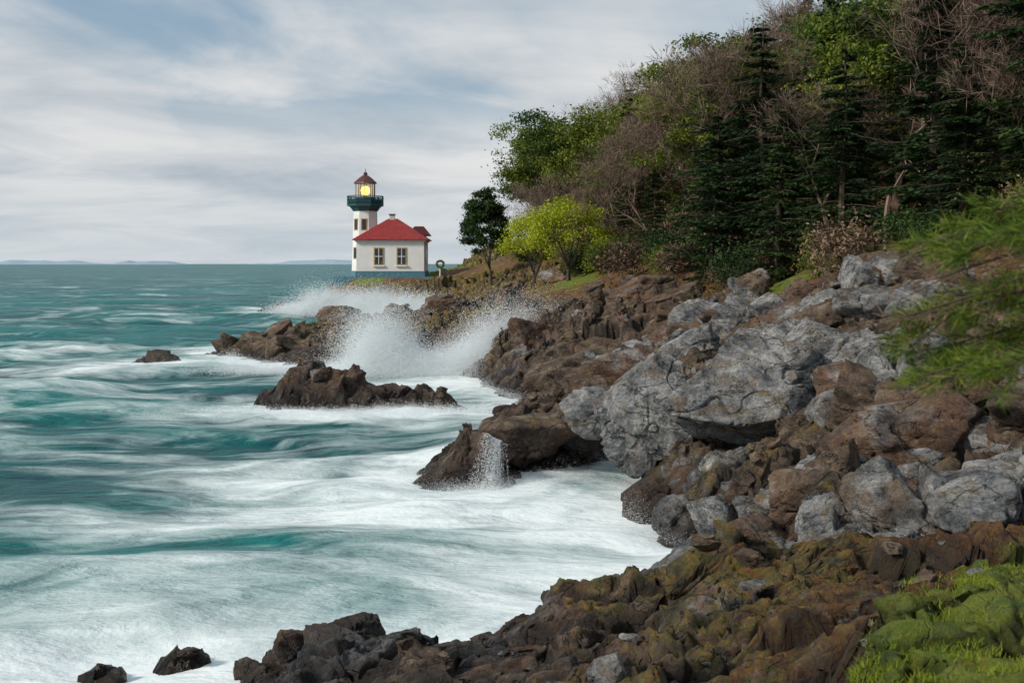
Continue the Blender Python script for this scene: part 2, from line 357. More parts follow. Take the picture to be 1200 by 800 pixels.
for i in range(200):
    bx=r2.uniform(-1,5.5);by=r2.uniform(8,16.5)
    if bx-(2.35+.66*(by-8.3))>.2: continue
    s=.04+.18*r2.random()**2;L=BG if r2.random()<.3 else BB
    put(L[int(r2.integers(7))],bx,by,H1(bx,by),s*1.3,s,s*.8,r2.uniform(0,6),r2.uniform(-.4,.4))
print('boulders',cnt)
# ---------------------------------------------------------------- sea
wxa=axis([(-12000,-300,1500,60),(-300,-60,40,1.2),(-60,-10,.8,.22),(-10,8,.16,.16),(8,60,2,8),(60,12000,60,3000)])
wya=axis([(-200,5,30,.4),(5,40,.14,.2),(40,100,.22,.6),(100,300,.8,8),(300,2000,10,200),(2000,30000,300,4000)])
X,Y=np.meshgrid(wxa,wya);x=X.ravel();y=Y.ravel()
_,_,wsd,_=terrain(x,y)
dw=-wsd
wx=x+3*fbm2(x*.05,y*.05,3,401);wy=y+3*fbm2(x*.05+7,y*.05,3,402)
sw=fbm2(wx*.07+wy*.03,wy*.2,3,410)
sw2=fbm2(wx*.25,wy*.6,3,420)
fade=1-sst(200,900,np.hypot(x,y))
fad2=1-sst(60,200,y)
z=.7*sw*fade*sst(-1,6,dw)+.14*sw2*fad2+.22*sst(5,0,dw)*fad2*(.5+.8*n2(x*.5,y*.5,433))
i=np.arange(len(x)).reshape(len(wya),len(wxa))
me=mesh_np('sea',np.stack([x,y,z],1),np.stack([i[:-1,:-1],i[:-1,1:],i[1:,1:],i[1:,:-1]],-1).reshape(-1,4))
foam=.62*np.exp(-np.maximum(dw,0)/2.6)+.25*np.exp(-np.maximum(dw,0)/11)
foam+=.22*sst(40,24,y)*sst(-9,1,x+ (y-20)*.1)+.07*sst(70,25,y)+.16*sst(22,17,y)
foam+=.34*(sw)*sst(140,40,y)-.03
foam+=.12*sst(45,60,y)*sst(90,75,y)*sst(-34,-22,x)
attr(me,'foam',foam);attr(me,'swell',sw*fade)
m,t,b=newmat('sea_water');me.materials.append(m)
P=t.add('ShaderNodeNewGeometry').outputs['Position'];fa=t.at('foam');swl=t.at('swell')
wpn=t.add('ShaderNodeTexNoise');wpn.inputs['Scale'].default_value=.10;wpn.inputs['Detail'].default_value=2;t.link(P,wpn.inputs['Vector'])
ws=t.add('ShaderNodeVectorMath',operation='SCALE');t.link(wpn.outputs['Color'],ws.inputs[0]);ws.inputs['Scale'].default_value=10
wa=t.add('ShaderNodeVectorMath',operation='ADD');t.link(P,wa.inputs[0]);t.link(ws.outputs[0],wa.inputs[1])
PW=wa.outputs[0]
s1=t.noise(t.mapping(PW,(.16,.38,.1),(0,0,.12)),1,5,.55,.35)
s2=t.noise(t.mapping(PW,(.6,1.3,.3),(0,0,-.1)),1,5,.6,.3)
s3=t.noise(t.mapping(PW,(.05,.15,.05)),1,2,.5)
v=t.math('ADD',t.math('MULTIPLY',s1,.68),t.math('MULTIPLY',s2,.32))
fo=t.math('ADD',t.math('MULTIPLY',t.math('SUBTRACT',v,.5),3.0),fa)
fo=t.math('ADD',fo,t.math('MULTIPLY',t.math('SUBTRACT',s3,.5),1.7))
ff=t.mr(fo,.08,1.0,0,1)
teal=t.mix(t.mr(t.math('ADD',swl,t.math('MULTIPLY',t.math('SUBTRACT',s2,.5),2.5)),-.6,.6),(.001,.055,.063),(.004,.175,.165))
col=t.mix(ff,teal,(.80,.87,.88))
t.link(col,b.inputs['Base Color']);t.link(t.mr(ff,0,1,.35,.9),b.inputs['Roughness'])
b.inputs['Specular IOR Level'].default_value=.12
bh=t.math('ADD',t.math('MULTIPLY',t.noise(t.mapping(P,(.8,1.7,1)),1,5,.6,.2),1.0),t.math('MULTIPLY',t.noise(t.mapping(P,(.12,.35,1)),1,3),2.0))
bp=t.add('ShaderNodeBump');t.link(t.mr(ff,0,1,.8,.4),bp.inputs['Strength']);bp.inputs['Distance'].default_value=.45
t.link(bh,bp.inputs['Height']);t.link(bp.outputs[0],b.inputs['Normal'])
obj('sea',me)
# ---------------------------------------------------------------- spray: clouds of tiny droplets
m,t,b=newmat('spray_droplets');b.inputs['Base Color'].default_value=(.93,.96,.97,1);b.inputs['Roughness'].default_value=.9
tl=t.add('ShaderNodeBsdfTranslucent');tl.inputs[0].default_value=(.93,.96,.98,1);mx=t.add('ShaderNodeMixShader');mx.inputs[0].default_value=.5
t.link(b.outputs[0],mx.inputs[1]);t.link(tl.outputs[0],mx.inputs[2]);t.link(mx.outputs[0],[q for q in t.n if q.type=='OUTPUT_MATERIAL'][0].inputs[0])
M_spray=m
def quads(C,D,size,asp,r_):
    n=len(C);b_=r_.normal(size=(n,3));b_-=D*(D*b_).sum(1)[:,None];b_/=np.linalg.norm(b_,axis=1)[:,None]+1e-9
    s=np.asarray(size).reshape(-1,1)
    return np.stack([C-D*s,C+b_*s*asp,C+D*s,C-b_*s*asp],1).reshape(-1,3)
def jets(loc,js,name='sea_spray'):
    r_=np.random.default_rng(int(abs(loc[0]*7+loc[1])));VV=[]
    for (x0,y0,w,vx,vz,n,sz) in js:
        S=max(40,n//70);st=r_.integers(0,S,n)
        a=r_.normal(size=S)[st];b_=r_.random(S)[st];c=r_.normal(size=S)[st]
        tm=r_.random(n)**.8
        Vx=vx*(1+.3*a)+c*.45+r_.normal(size=n)*.32;Vz=vz*(.35+.65*b_**1.1)*(1+.12*r_.normal(size=n))
        T=2*Vz/9.8;tt=tm*T
        px=x0+w*.38*r_.normal(size=S)[st]+Vx*tt+r_.normal(size=n)*(.06+.2*tm)*vz/5
        py=y0+r_.normal(size=n)*.6
        pz=Vz*tt-4.9*tt*tt+r_.normal(size=n)*.16*vz/5
        k=pz>-.1
        C=np.stack([px,py,pz],1)[k];D_=np.stack([Vx,0*Vx,Vz-9.8*tt],1)[k];D_+=r_.normal(size=D_.shape)*1.5;D_/=np.linalg.norm(D_,axis=1)[:,None]
        VV.append(quads(C,D_,sz*r_.uniform(.4,1.2,len(C)),.5,r_))
    V=np.concatenate(VV);obj(name,mesh_np(name,V,np.arange(len(V)).reshape(-1,4),[M_spray],None,False),loc)
jets((-4,63,0),[(-2.8,0,2.2,-.3,8.3,220000,.026),(-1.2,0,3.5,.3,5.2,160000,.027),(1.3,0,3.5,1.3,5.6,190000,.027),(1.5,.3,2.0,3.0,8.2,260000,.026),(-4.0,.6,2.5,-.8,3.8,80000,.026),(3.8,-.5,2,0.3,4.4,90000,.026)])
jets((-14,131,0),[(-6,6,5,-1.0,7.6,110000,.056),(-1.5,2,5,.5,7.4,110000,.056),(3,-2,5,1.0,6.8,90000,.056),(-10,9,5,-1.0,5.0,60000,.056),(6.5,-5,4,1.5,5.8,60000,.056)])
jets((-12,66,0),[(0,0,6,-.5,2.8,50000,.026),(-5,4,5,-.5,2.4,30000,.026)])
jets((-7,47.4,0),[(0,0,7,.2,2.2,60000,.020),(3,.2,4,.5,2.6,50000,.020)])
jets((-.6,30.8,0),[(-.3,0,1.6,.1,2.6,80000,.010),(1.8,1,1.7,.1,2.3,60000,.010)])
r_=np.random.default_rng(77);N=2600000
fy=17.5+64.5*r_.random(N)**1.3;fx=r_.uniform(-.33,.2,N)*fy
k=(fx<6);fx,fy=fx[k],fy[k]
sdw=sdist(fx,fy);k=np.abs(sdw)<1.8;fx,fy=fx[k],fy[k]
wd=terrain(fx,fy)[2]
pr=np.exp(-((wd+.3)/.35)**2)*(.25+.75*sst(-.2,.4,fbm2(fx*.25,fy*.25,2,90)))
k=r_.random(len(fx))<pr;fx,fy,wd=fx[k],fy[k],wd[k];n=len(fx)
fz=np.abs(r_.normal(size=n))*.13*(1+1.5*sst(0,.5,fbm2(fx*.35,fy*.35,2,95)))+.02
sz=fy*.00032
D_=r_.normal(size=(n,3));D_/=np.linalg.norm(D_,axis=1)[:,None]
V=quads(np.stack([fx,fy,fz+.1],1),D_,sz*r_.uniform(.5,1.3,n),.6,r_)
obj('surf_mist',mesh_np('surf_mist',V,np.arange(4*n).reshape(n,4),[M_spray],None,False))
print('mist',n)
# white water draining off the low rock: droplets following the actual rock surface
fl=[];
for v_,f_ in zip(bvV,bvF): fl+=f_.tolist()
bvh=BVHTree.FromPolygons(np.concatenate(bvV).tolist(),fl)
def fall(x0,y0,x1,y1,w0,w1,ns,seed):
    r_=np.random.default_rng(seed);VV=[]
    for s in range(ns):
        n=70;u=r_.normal()*.45;a0=r_.uniform(0,.5)*min(1,abs(u)*1.4);t_=np.linspace(a0,1,n);off=u*(w0*(1-t_)+w1*t_**1.4)
        xs=x0+(x1-x0)*t_**1.4+off+.04*np.sin(t_*8+s*.2);ys=y0+(y1-y0)*t_
        zs=[];prev=None
        for a,b_ in zip(xs,ys):
            hit=bvh.ray_cast(Vector((a,b_,8)),Vector((0,0,-1)))[0]
            zz=max((hit.z if hit else -.2)+.02,.03)
            if prev is not None and zz<prev: zz=max(zz,prev-.055)
            prev=zz;zs.append(zz)
        c=np.stack([xs,ys-.03,np.array(zs)],1)
        m_=130;q=r_.random(m_)**.8*(n-1.01);i0=q.astype(int);fr=(q-i0)[:,None]
        C=c[i0]*(1-fr)+c[i0+1]*fr;dd=c[i0+1]-c[i0];dd/=np.linalg.norm(dd,axis=1)[:,None]+1e-9
        C=C+r_.normal(size=C.shape)*np.array([.022,.015,.012])*(.4+q/n)[:,None]
        dd=dd+r_.normal(size=dd.shape)*.25;dd/=np.linalg.norm(dd,axis=1)[:,None]
        VV.append(quads(C,dd,r_.uniform(.008,.024,m_),.28,r_))
    V=np.concatenate(VV);return obj('waterfall',mesh_np('waterfall',V,np.arange(len(V)).reshape(-1,4),[M_spray],None,False))
for k,a in enumerate([(-.35,32.6,-.75,30.3,.10,.75,150),(1.35,33.0,1.5,32.0,.06,.35,22)]):
    fall(*a,k)
# ---------------------------------------------------------------- trees
def tube(pts,rad,sides):
    pts=np.asarray(pts,float);n=len(pts)
    d=np.gradient(pts,axis=0);d/=np.linalg.norm(d,axis=1)[:,None]+1e-9
    up=np.array([0.3,.2,1.]) if abs(d[0,2])<.8 else np.array([1.,.1,0])
    a=np.cross(d,up);a/=np.linalg.norm(a,axis=1)[:,None]+1e-9;b_=np.cross(d,a)
    th=np.arange(sides)*2*math.pi/sides
    Vv=(pts[:,None,:]+(a[:,None,:]*np.cos(th)[None,:,None]+b_[:,None,:]*np.sin(th)[None,:,None])*np.asarray(rad)[:,None,None]).reshape(-1,3)
    i=np.arange(n*sides).reshape(n,sides);j=np.roll(i,-1,1)
    return Vv,np.stack([i[:-1],j[:-1],j[1:],i[1:]],-1).reshape(-1,4)
class MB:
    def __init__(s): s.V=[];s.F=[];s.M=[];s.n=0
    def add(s,v,f,mi):
        s.V.append(v);s.F.append(f+s.n);s.M.append(np.full(len(f),mi));s.n+=len(v)
    def tube(s,p,r,k=5,mi=0): s.add(*tube(p,r,k),mi)
    def leaves(s,C,size,r_,mi=1,flat=.5,asp=.5,dirs=None):
        n=len(C);C=np.asarray(C)
        a=r_.normal(size=(n,3)) if dirs is None else dirs+r_.normal(size=(n,3))*.25
        a/=np.linalg.norm(a,axis=1)[:,None]
        b_=r_.normal(size=(n,3));b_[:,2]*=flat;b_-=a*(a*b_).sum(1)[:,None];b_/=np.linalg.norm(b_,axis=1)[:,None]
        sz=size*r_.uniform(.6,1.3,n)[:,None]
        q=np.stack([C-a*sz*.5,C+b_*sz*asp*.5,C+a*sz*.5,C-b_*sz*asp*.5],1).reshape(-1,3)
        s.add(q,np.arange(4*n).reshape(n,4),mi)
    def mesh(s,name,mats): return mesh_np(name,np.concatenate(s.V),np.concatenate(s.F),mats,np.concatenate(s.M),False)
def leaf_mat(name,c0,c1,c2,tr=.3):
    m,t,b=newmat(name);g=t.add('ShaderNodeNewGeometry');oi=t.add('ShaderNodeObjectInfo')
    n=t.noise(g.outputs['Position'],.55,3,.6)
    f=t.math('ADD',t.math('MULTIPLY',n,.9),t.math('MULTIPLY',oi.outputs['Random'],.4))
    f=t.math('ADD',f,t.math('MULTIPLY',t.math('SUBTRACT',g.outputs['Random Per Island'],.5),.5))
    c=t.ramp(f,[(.35,c0),(.6,c1),(.9,c2)])
    t.link(c,b.inputs['Base Color']);b.inputs['Roughness'].default_value=.6;b.inputs['Specular IOR Level'].default_value=.25
    tl=t.add('ShaderNodeBsdfTranslucent');t.link(c,tl.inputs[0]);mx=t.add('ShaderNodeMixShader');mx.inputs[0].default_value=tr
    t.link(b.outputs[0],mx.inputs[1]);t.link(tl.outputs[0],mx.inputs[2])
    out=[q for q in t.n if q.type=='OUTPUT_MATERIAL'][0];t.link(mx.outputs[0],out.inputs[0]);return m
M_mad=leaf_mat('madrone_leaves',(.022,.050,.009),(.080,.135,.018),(.22,.25,.032))
M_yel=leaf_mat('willow_leaves',(.17,.22,.012),(.36,.42,.02),(.52,.56,.04))
M_fir=leaf_mat('fir_needles',(.008,.023,.010),(.028,.062,.018),(.07,.115,.026),.2)
M_pin=leaf_mat('pine_needles',(.03,.07,.008),(.09,.17,.016),(.22,.25,.035),.3)
M_dry=leaf_mat('dry_twigs',(.05,.032,.022),(.13,.085,.055),(.22,.15,.10),.1)
M_bark=simple('bark',(.07,.05,.038),.9,.35,4)
M_mbark=simple('madrone_bark',(.12,.065,.04),.8,.35,4)
M_gbark=simple('pale_bark',(.17,.115,.088),.9,.3,4)
def grow(mb,r_,p,d,L,rad,depth,maxd,tips,mi=0,split=(2,3),spread=.6,up=.15,shr=.74,sides=5):
    n=4;pts=[p];dd=d.copy()
    for i in range(n):
        dd=dd+r_.normal(size=3)*.13;dd[2]+=up*.25;dd/=np.linalg.norm(dd);pts.append(pts[-1]+dd*L/n)
    r1=rad*.68
    mb.tube(pts,np.linspace(rad,r1,n+1),max(3,sides-depth),mi)
    if depth>=maxd: tips.append((pts[-1],dd));return
    if depth>=maxd-1: tips.append((pts[2],dd))
    k=r_.integers(split[0],split[1]+1)
    for i in range(k):
        nd=dd+r_.normal(size=3)*spread;nd[2]+=up;nd/=np.linalg.norm(nd)
        grow(mb,r_,pts[-1] if i<2 else pts[3],nd,L*shr*r_.uniform(.8,1.15),r1*.75,depth+1,maxd,tips,mi,split,spread,up,shr,sides)
def broadleaf(seed,H=12,leafmat=None,n=75,size=.3,clump=.75,lean=0,up=.10,trunk=.30):
    r_=np.random.default_rng(seed);mb=MB();tips=[]
    grow(mb,r_,np.zeros(3),np.array([lean,0,1.]),H*trunk,H*.016,0,5,tips,0,(2,3),.55,up,.76,7)
    tp=np.array([q[0] for q in tips])
    for c in tp:
        k=int(n*r_.uniform(.5,1.3));
        P_=c+r_.normal(size=(k,3))*np.array([1,1,.5])*clump*.58
        mb.leaves(P_,size,r_)
    V_=np.concatenate(mb.V);sc=H/V_[:,2].max();mb.V=[q*sc for q in mb.V]
    return mb.mesh('broadleaf',[M_mbark,leafmat])
def domed(seed,H,Rr,mat,n=170,size=.17,low=.52):
    r_=np.random.default_rng(seed);mb=MB();limbs=[]
    mb.tube([np.zeros(3),np.array([.05,.03,H*.12]),np.array([.0,.08,H*.2])],[.16,.13,.11],7)
    for k in range(6):
        a=k*1.05+r_.uniform(-.3,.3);q=r_.uniform(.2,.5)
        e=np.array([Rr*q*math.cos(a),Rr*q*math.sin(a),H*(low-.02)]);limbs.append(e)
        mid=e*.45+np.array([r_.normal()*.1,r_.normal()*.1,H*.1]);mb.tube([np.array([0,.05,H*.16]),mid,e],[.09,.065,.045],5)
    L_=np.array(limbs)
    for k in range(75):
        a=r_.uniform(0,6.28);q=math.sqrt(r_.random());el=math.sqrt(max(0,1-q*q))
        e=np.array([Rr*q*math.cos(a),Rr*q*math.sin(a),H*low+H*(.97-low)*el*r_.uniform(.55,1.05)-(.1*H if q>.8 else 0)])
        b0=L_[np.argmin(((L_-e)[:,:2]**2).sum(1))]
        mb.tube([b0,(b0+e)/2+r_.normal(size=3)*.08,e],[.03,.02,.008],3)
        kk=int(n*r_.uniform(.6,1.3));mb.leaves(e+r_.normal(size=(kk,3))*np.array([.34,.34,.2])*Rr/2.4,size,r_)
    return mb.mesh('domed',[M_bark,mat])
def fir(seed,H=15,W=3.2):
    r_=np.random.default_rng(seed);mb=MB()
    tr=[np.array([.15*math.sin(i*.6),.12*math.cos(i*.5),H*i/12]) for i in range(13)]
    mb.tube(tr,np.linspace(.26,.03,13),7)
    z=H*.06
    while z<H*.985:
        t_=z/H;L0=W*(1-t_)**.75*(.55+.45*min(1,t_*5))
        for k in range(r_.integers(3,6)):
            if r_.random()<.15: continue
            a=r_.uniform(0,6.28);L=L0*r_.uniform(.45,1.35)+.25
            dr=np.array([math.cos(a),math.sin(a),0]);n=6;rise=r_.uniform(-.05,.3)
            pts=[np.array([0,0,z])+dr*L*s+np.array([0,0,rise*L*s-.35*L*s*s+(.15*L*s**3)]) for s in np.linspace(0,1,n)]
            mb.tube(pts,np.linspace(.05,.012,n),3)
            pts=np.array(pts);m_=int(46*L)+16
            s=r_.uniform(.12,1.03,m_);ii=np.clip(s*(n-1),0,n-1.001);i0=ii.astype(int);fr=(ii-i0)[:,None]
            C=pts[i0]*(1-fr)+pts[i0+1]*fr
            side=np.array([-dr[1],dr[0],0]);w=(1-s*.75)*L*.42
            off=r_.uniform(-1,1,m_)
            C=C+side*(off*w)[:,None]+np.array([0,0,-1])*(np.abs(off)*w*.35+r_.uniform(0,.14,m_))[:,None]
            dirs=dr*.7+side*np.sign(off)[:,None]*.7+np.array([0,0,-.25])
            mb.leaves(C,.38,r_,1,.3,.3,dirs)
        z+=H*.023*r_.uniform(.6,1.5)
    return mb.mesh('fir',[M_bark,M_fir])
def bare(seed,H=11,depth=7):
    r_=np.random.default_rng(seed);mb=MB();tips=[]
    grow(mb,r_,np.zeros(3),np.array([0,0,1.]),H*.26,H*.013,0,depth,tips,0,(2,3),.5,.16,.76,5)
    C=np.array([q[0] for q in tips]);dr=np.array([q[1] for q in tips])
    for k in range(4):
        d_=dr+r_.normal(size=dr.shape)*.5;d_/=np.linalg.norm(d_,axis=1)[:,None]
        mb.leaves(C+d_*.3,.7,r_,0,.5,.028,d_)
    V_=np.concatenate(mb.V);sc=H/V_[:,2].max();mb.V=[q*sc for q in mb.V]
    return mb.mesh('bare',[M_gbark])
def shrub(seed,mat,n=4200,size=.11):
    r_=np.random.default_rng(seed);mb=MB();tips=[]
    for k in range(5):
        d_=r_.normal(size=3)*.5;d_[2]=1;d_/=np.linalg.norm(d_)
        grow(mb,r_,np.zeros(3),d_,.55,.03,0,3,tips,0,(2,3),.6,.1,.8,4)
    tp=np.array([q[0] for q in tips]);C=tp[r_.integers(len(tp),size=n)]+r_.normal(size=(n,3))*.22
    mb.leaves(C,size,r_);return mb.mesh('shrub',[M_bark,mat])
MAD=[broadleaf(s,12,M_mad,110,.24) for s in (11,12,14,15)]
FIR=[fir(s,15,w) for s,w in ((21,3.0),(22,3.6),(23,2.7),(24,3.2))]
BARE=[bare(s) for s in (31,32,33)]
YEL=domed(41,5.6,2.7,M_yel)
PINE=domed(43,11,2.5,M_fir,330,.3,.42)
SHR=[shrub(51,M_mad),shrub(52,M_fir),shrub(53,M_dry,1500,.14),shrub(54,M_yel,3500,.1)]
r3=np.random.default_rng(99)
def tree(name,me,x,y,hgt,base,z=None,rz=None,wid=1,capped=True,ry=0):
    zz=H1(x,y) if z is None else z
    if capped: hgt=min(hgt,max(4,5.2+.106*y+.533*x-zz))
    s=hgt/base
    obj(name,me,(x,y,zz-.25),(r3.uniform(-.04,.04),ry+r3.uniform(-.04,.04),r3.uniform(0,6.28) if rz is None else rz),(s*wid,s*wid,s))
tree('leaning_pine_tree',PINE,-2.2,126,10.0,11,rz=0,wid=1.05,capped=False,ry=-.10)
tree('willow_tree',YEL,4.0,84,6.0,5.6,wid=1.0,capped=False)
tree('willow_tree',YEL,1.9,101,6.8,5.6,wid=.8,capped=False)
for x_,y_,hg,i in ((5.2,118,15,0),(3.2,121,12,1),(7,106,15,2),(8.5,98,15,3),(11,92,15,0),(6.0,110,15,1),(10.5,88,10,2),(13,82,17,1),(15,86,17,2),(9,104,17,0),(12.4,74,11,3),(17,56,12,1),(20,58,16,2),(16.5,68,14,3),(13.8,64,12,0)):
    tree('madrone_tree',MAD[i],x_,y_,hg,12,wid=1.08)
for x_,y_,hg,i in ((10.4,62,9.0,0),(13.0,60,13,1),(9.0,76,6.5,2),(12.0,54,9,2),(15,56,15,0),(13.6,49,9,1),(17,50,17,0),(15.6,44,11,2),(18.5,46,16,1),(15.2,40,7,0),(17.5,39,13,1),(20,40,17,2),(22,36,16,0),(17,35,7,2),(19.5,33,12,1),(11.5,66,12,3)):
    tree('fir_tree',FIR[i],x_,y_,hg,15,wid=1.2)
for x_,y_,hg,i in ((7.6,86,7,0),(9.6,80,9,1),(12.2,72,12,2),(11.0,79,12,1),(15.5,64,14,2),(6.3,97,9,0),(14.2,53,9,2),(15.6,49,11,0),(4.6,93,4.5,2),(6.0,87,4.5,1),(15,42,9,1),(14.4,46,7,0),(13.6,68,13,0),(8.2,91,11,2),(17.6,44,14,2)):
    tree('bare_tree',BARE[i],x_,y_,hg,11,wid=1.1)
xs=r3.uniform(2,95,1100);ys=r3.uniform(36,235,1100)
hh,s_,_,rk=terrain(xs,ys);n_=0;plc=[]
for i in range(1100):
    X_,Y_,g=xs[i],ys[i],hh[i]
    if rk[i]>.2 or X_<16-(Y_-50)*.145 or X_<4.0+(Y_-120)*.06 or X_/Y_>.62: continue
    if any((X_-a)**2+(Y_-b)**2<(2.6+Y_*.008)**2 for a,b in plc): continue
    plc.append((X_,Y_))
    cap=5.2+.106*Y_+.533*X_-g
    hg=min(17,max(6,cap))*r3.uniform(.72,1.03)
    q=r3.random();fr=X_/Y_
    if fr>.2: kind=0 if q<.65 else (1 if q<.83 else 2)
    else: kind=0 if q<.16 else (1 if q<.70 else 2)
    if kind==0: tree('fir_tree',FIR[r3.integers(4)],X_,Y_,hg,15,g,wid=1.15,capped=False)
    elif kind==1: tree('madrone_tree',MAD[r3.integers(4)],X_,Y_,hg*.95,12,g,wid=1.1,capped=False)
    else: tree('bare_tree',BARE[r3.integers(3)],X_,Y_,hg,11,g,wid=1.1,capped=False)
    n_+=1
xs=r3.uniform(-3,40,2200);ys=r3.uniform(36,140,2200)
hh,s_,_,rk=terrain(xs,ys);k_=0
for i in range(2200):
    X_,Y_=xs[i],ys[i]
    if rk[i]>.15 or X_<11.0-(Y_-45)*.14 : continue
    if r3.random()>.55: continue
    if (X_-9.4)**2/4+(Y_-49)**2/25<1: continue
    q=r3.random();me_=SHR[0 if q<.3 else (1 if q<.6 else (2 if q<.96 else 3))]
    s=r3.uniform(.4,1.1)*(1+Y_*.006)
    obj('shrub',me_,(X_,Y_,hh[i]-.1),(0,0,r3.uniform(0,6)),(s,s,s*r3.uniform(.7,1.1)));k_+=1
print('forest',n_,'shrubs',k_)
# close pine at the right of the viewpoint
r_=np.random.default_rng(61);mb=MB()
tr=[np.array([.06*math.sin(i),.05*math.cos(i*1.3),i*.5]) for i in range(10)]
mb.tube(tr,np.linspace(.09,.015,10),7)
gz=H1(3.4,4.6)
for k in range(54):
    z=r_.uniform(.5,4.3);a=r_.uniform(-1.5,1.5)
    L=r_.uniform(.9,1.35)*(1-z/7)*1.5
    if k<21: a=math.pi+r_.uniform(-.35,.35);z=r_.uniform(5.75,6.42)-gz;L=r_.uniform(1.4,1.85)
    dr=np.array([math.cos(a),math.sin(a),0]);side=np.array([-dr[1],dr[0],0])
    dp=.22 if k<21 else .42
    pts=np.array([np.array([0,0,z])+dr*L*s+np.array([0,0,.1*L*s-dp*L*s*s])+side*.1*math.sin(s*3+k) for s in np.linspace(0,1,8)])
    mb.tube(pts,np.linspace(.016,.003,8),4)
    dry=(k%5==0)
    for j in range(20):
        s=r_.uniform(.3,1);i0=min(6,int(s*7));q0=pts[i0]+(pts[i0+1]-pts[i0])*(s*7-i0)
        dd=dr*.8+side*r_.choice([-1,1])*r_.uniform(.2,.9)+np.array([0,0,r_.uniform(-.6,.15)]);dd/=np.linalg.norm(dd)
        l=r_.uniform(.12,.26);e=q0+dd*l;mb.tube([q0,(q0+e)/2,e],[.004,.003,.002],3)
        n=26 if dry else 80;u=r_.uniform(.1,1.05,n)[:,None];C=q0+(e-q0)*u
        nd=dd*.8+r_.normal(size=(n,3))*.6;nd/=np.linalg.norm(nd,axis=1)[:,None]
        mb.leaves(C+nd*.035,.085,r_,2 if dry else 1,1,.05,nd)
obj('pine_tree',mb.mesh('pine',[M_bark,M_pin,M_dry]),(3.4,4.6,gz))
# ---------------------------------------------------------------- grass on the near bank
N=260000;gx=rng.uniform(1.5,8,N);gy=rng.uniform(4.5,15.5,N)
nse=fbm2(gx*.35,gy*.35,5,63)
gm=grassline(gx,gy,nse)
k=(rng.random(N)<gm*(.12+.88*sst(-.15,.3,fbm2(gx*1.5,gy*1.5,3,64))))&(gx/gy<.6);gx,gy=gx[k],gy[k];n=len(gx)
hh=terrain(gx,gy)[0]
C=np.stack([gx,gy,hh],1);a=rng.uniform(0,6.28,n);w=np.stack([np.cos(a),np.sin(a),0*a],1)*.0035
L=rng.uniform(.012,.05,n);tip=C+np.stack([rng.normal(0,.02,n),rng.normal(0,.02,n),L],1)
V=np.stack([C-w-[0,0,.01],C+w-[0,0,.01],tip+w*.2,tip-w*.2],1).reshape(-1,3)
M_gr=leaf_mat('grass_blades',(.05,.10,.008),(.16,.25,.014),(.34,.35,.04),.3)
obj('grass',mesh_np('grass',V,np.arange(4*n).reshape(n,4),[M_gr],None,False))
# ---------------------------------------------------------------- lighthouse
M_white=simple('white_stucco',(.76,.755,.74),.8,.06,1.2)
M_teal=simple('teal_paint',(.015,.075,.085),.5,.15,3)
M_base=simple('blue_foundation_paint',(.07,.19,.25),.7,.15,2)
M_roof=simple('red_shingles',(.25,.022,.02),.7,.35,3)
M_cup=simple('lantern_roof_paint',(.09,.03,.022),.5,.2,3)
M_win=simple('window_glass_dark',(.02,.03,.04),.15,.2,1)
M_trim=simple('window_trim',(.42,.27,.09),.6,.1,2)
M_brick=simple('chimney_plaster',(.6,.55,.5),.8,.1,2)
m,t,b=newmat('lit_lantern_lens');b.inputs['Base Color'].default_value=(1,.6,.2,1);b.inputs['Emission Color'].default_value=(1,.50,.13,1);b.inputs['Emission Strength'].default_value=3.5;M_lens=m
m,t,b=newmat('lantern_glass');b.inputs['Base Color'].default_value=(.95,.8,.6,1);b.inputs['Roughness'].default_value=.02;b.inputs['Transmission Weight'].default_value=1;b.inputs['IOR'].default_value=1.02;M_glass=m
lh=bpy.data.objects.new('lighthouse',None);lh.location=(-15.5,150,4.35);COL.objects.link(lh)
def box(name,x0,x1,y0,y1,z0,z1,mat,par=lh):
    V=[(x,y,z) for z in (z0,z1) for x,y in ((x0,y0),(x1,y0),(x1,y1),(x0,y1))]
    F=[(3,2,1,0),(4,5,6,7),(0,1,5,4),(1,2,6,5),(2,3,7,6),(3,0,4,7)]
    return obj(name,mesh_np(name,V,F,[mat],None,False),parent=par)
def prism(name,cx,cy,rings,n,mat,off=None,par=lh,caps=True,smooth=False):
    off=math.pi/n if off is None else off
    bm=bmesh.new();prev=None;th=[off+2*math.pi*i/n for i in range(n)]
    for z,r in rings:
        cur=[bm.verts.new((cx+r*math.cos(a),cy+r*math.sin(a),z)) for a in th]
        if prev:
            for i in range(n): bm.faces.new((prev[i],prev[(i+1)%n],cur[(i+1)%n],cur[i]))
        elif caps: bm.faces.new(cur[::-1])
        prev=cur
    if caps: bm.faces.new(prev)
    me=bpy.data.meshes.new(name);bm.to_mesh(me);bm.free();me.materials.append(mat)
    if smooth:
        for p in me.polygons: p.use_smooth=True
    return obj(name,me,parent=par)
BX0,BX1,BY0,BY1=-3.6,4.7,-3.4,3.6
box('foundation',BX0-.1,BX1+.1,BY0-.1,BY1+.1,-1.2,.75,M_base)
box('walls',BX0,BX1,BY0,BY1,.75,4.35,M_white)
box('cornice',BX0-.18,BX1+.18,BY0-.18,BY1+.18,4.35,4.52,M_white)
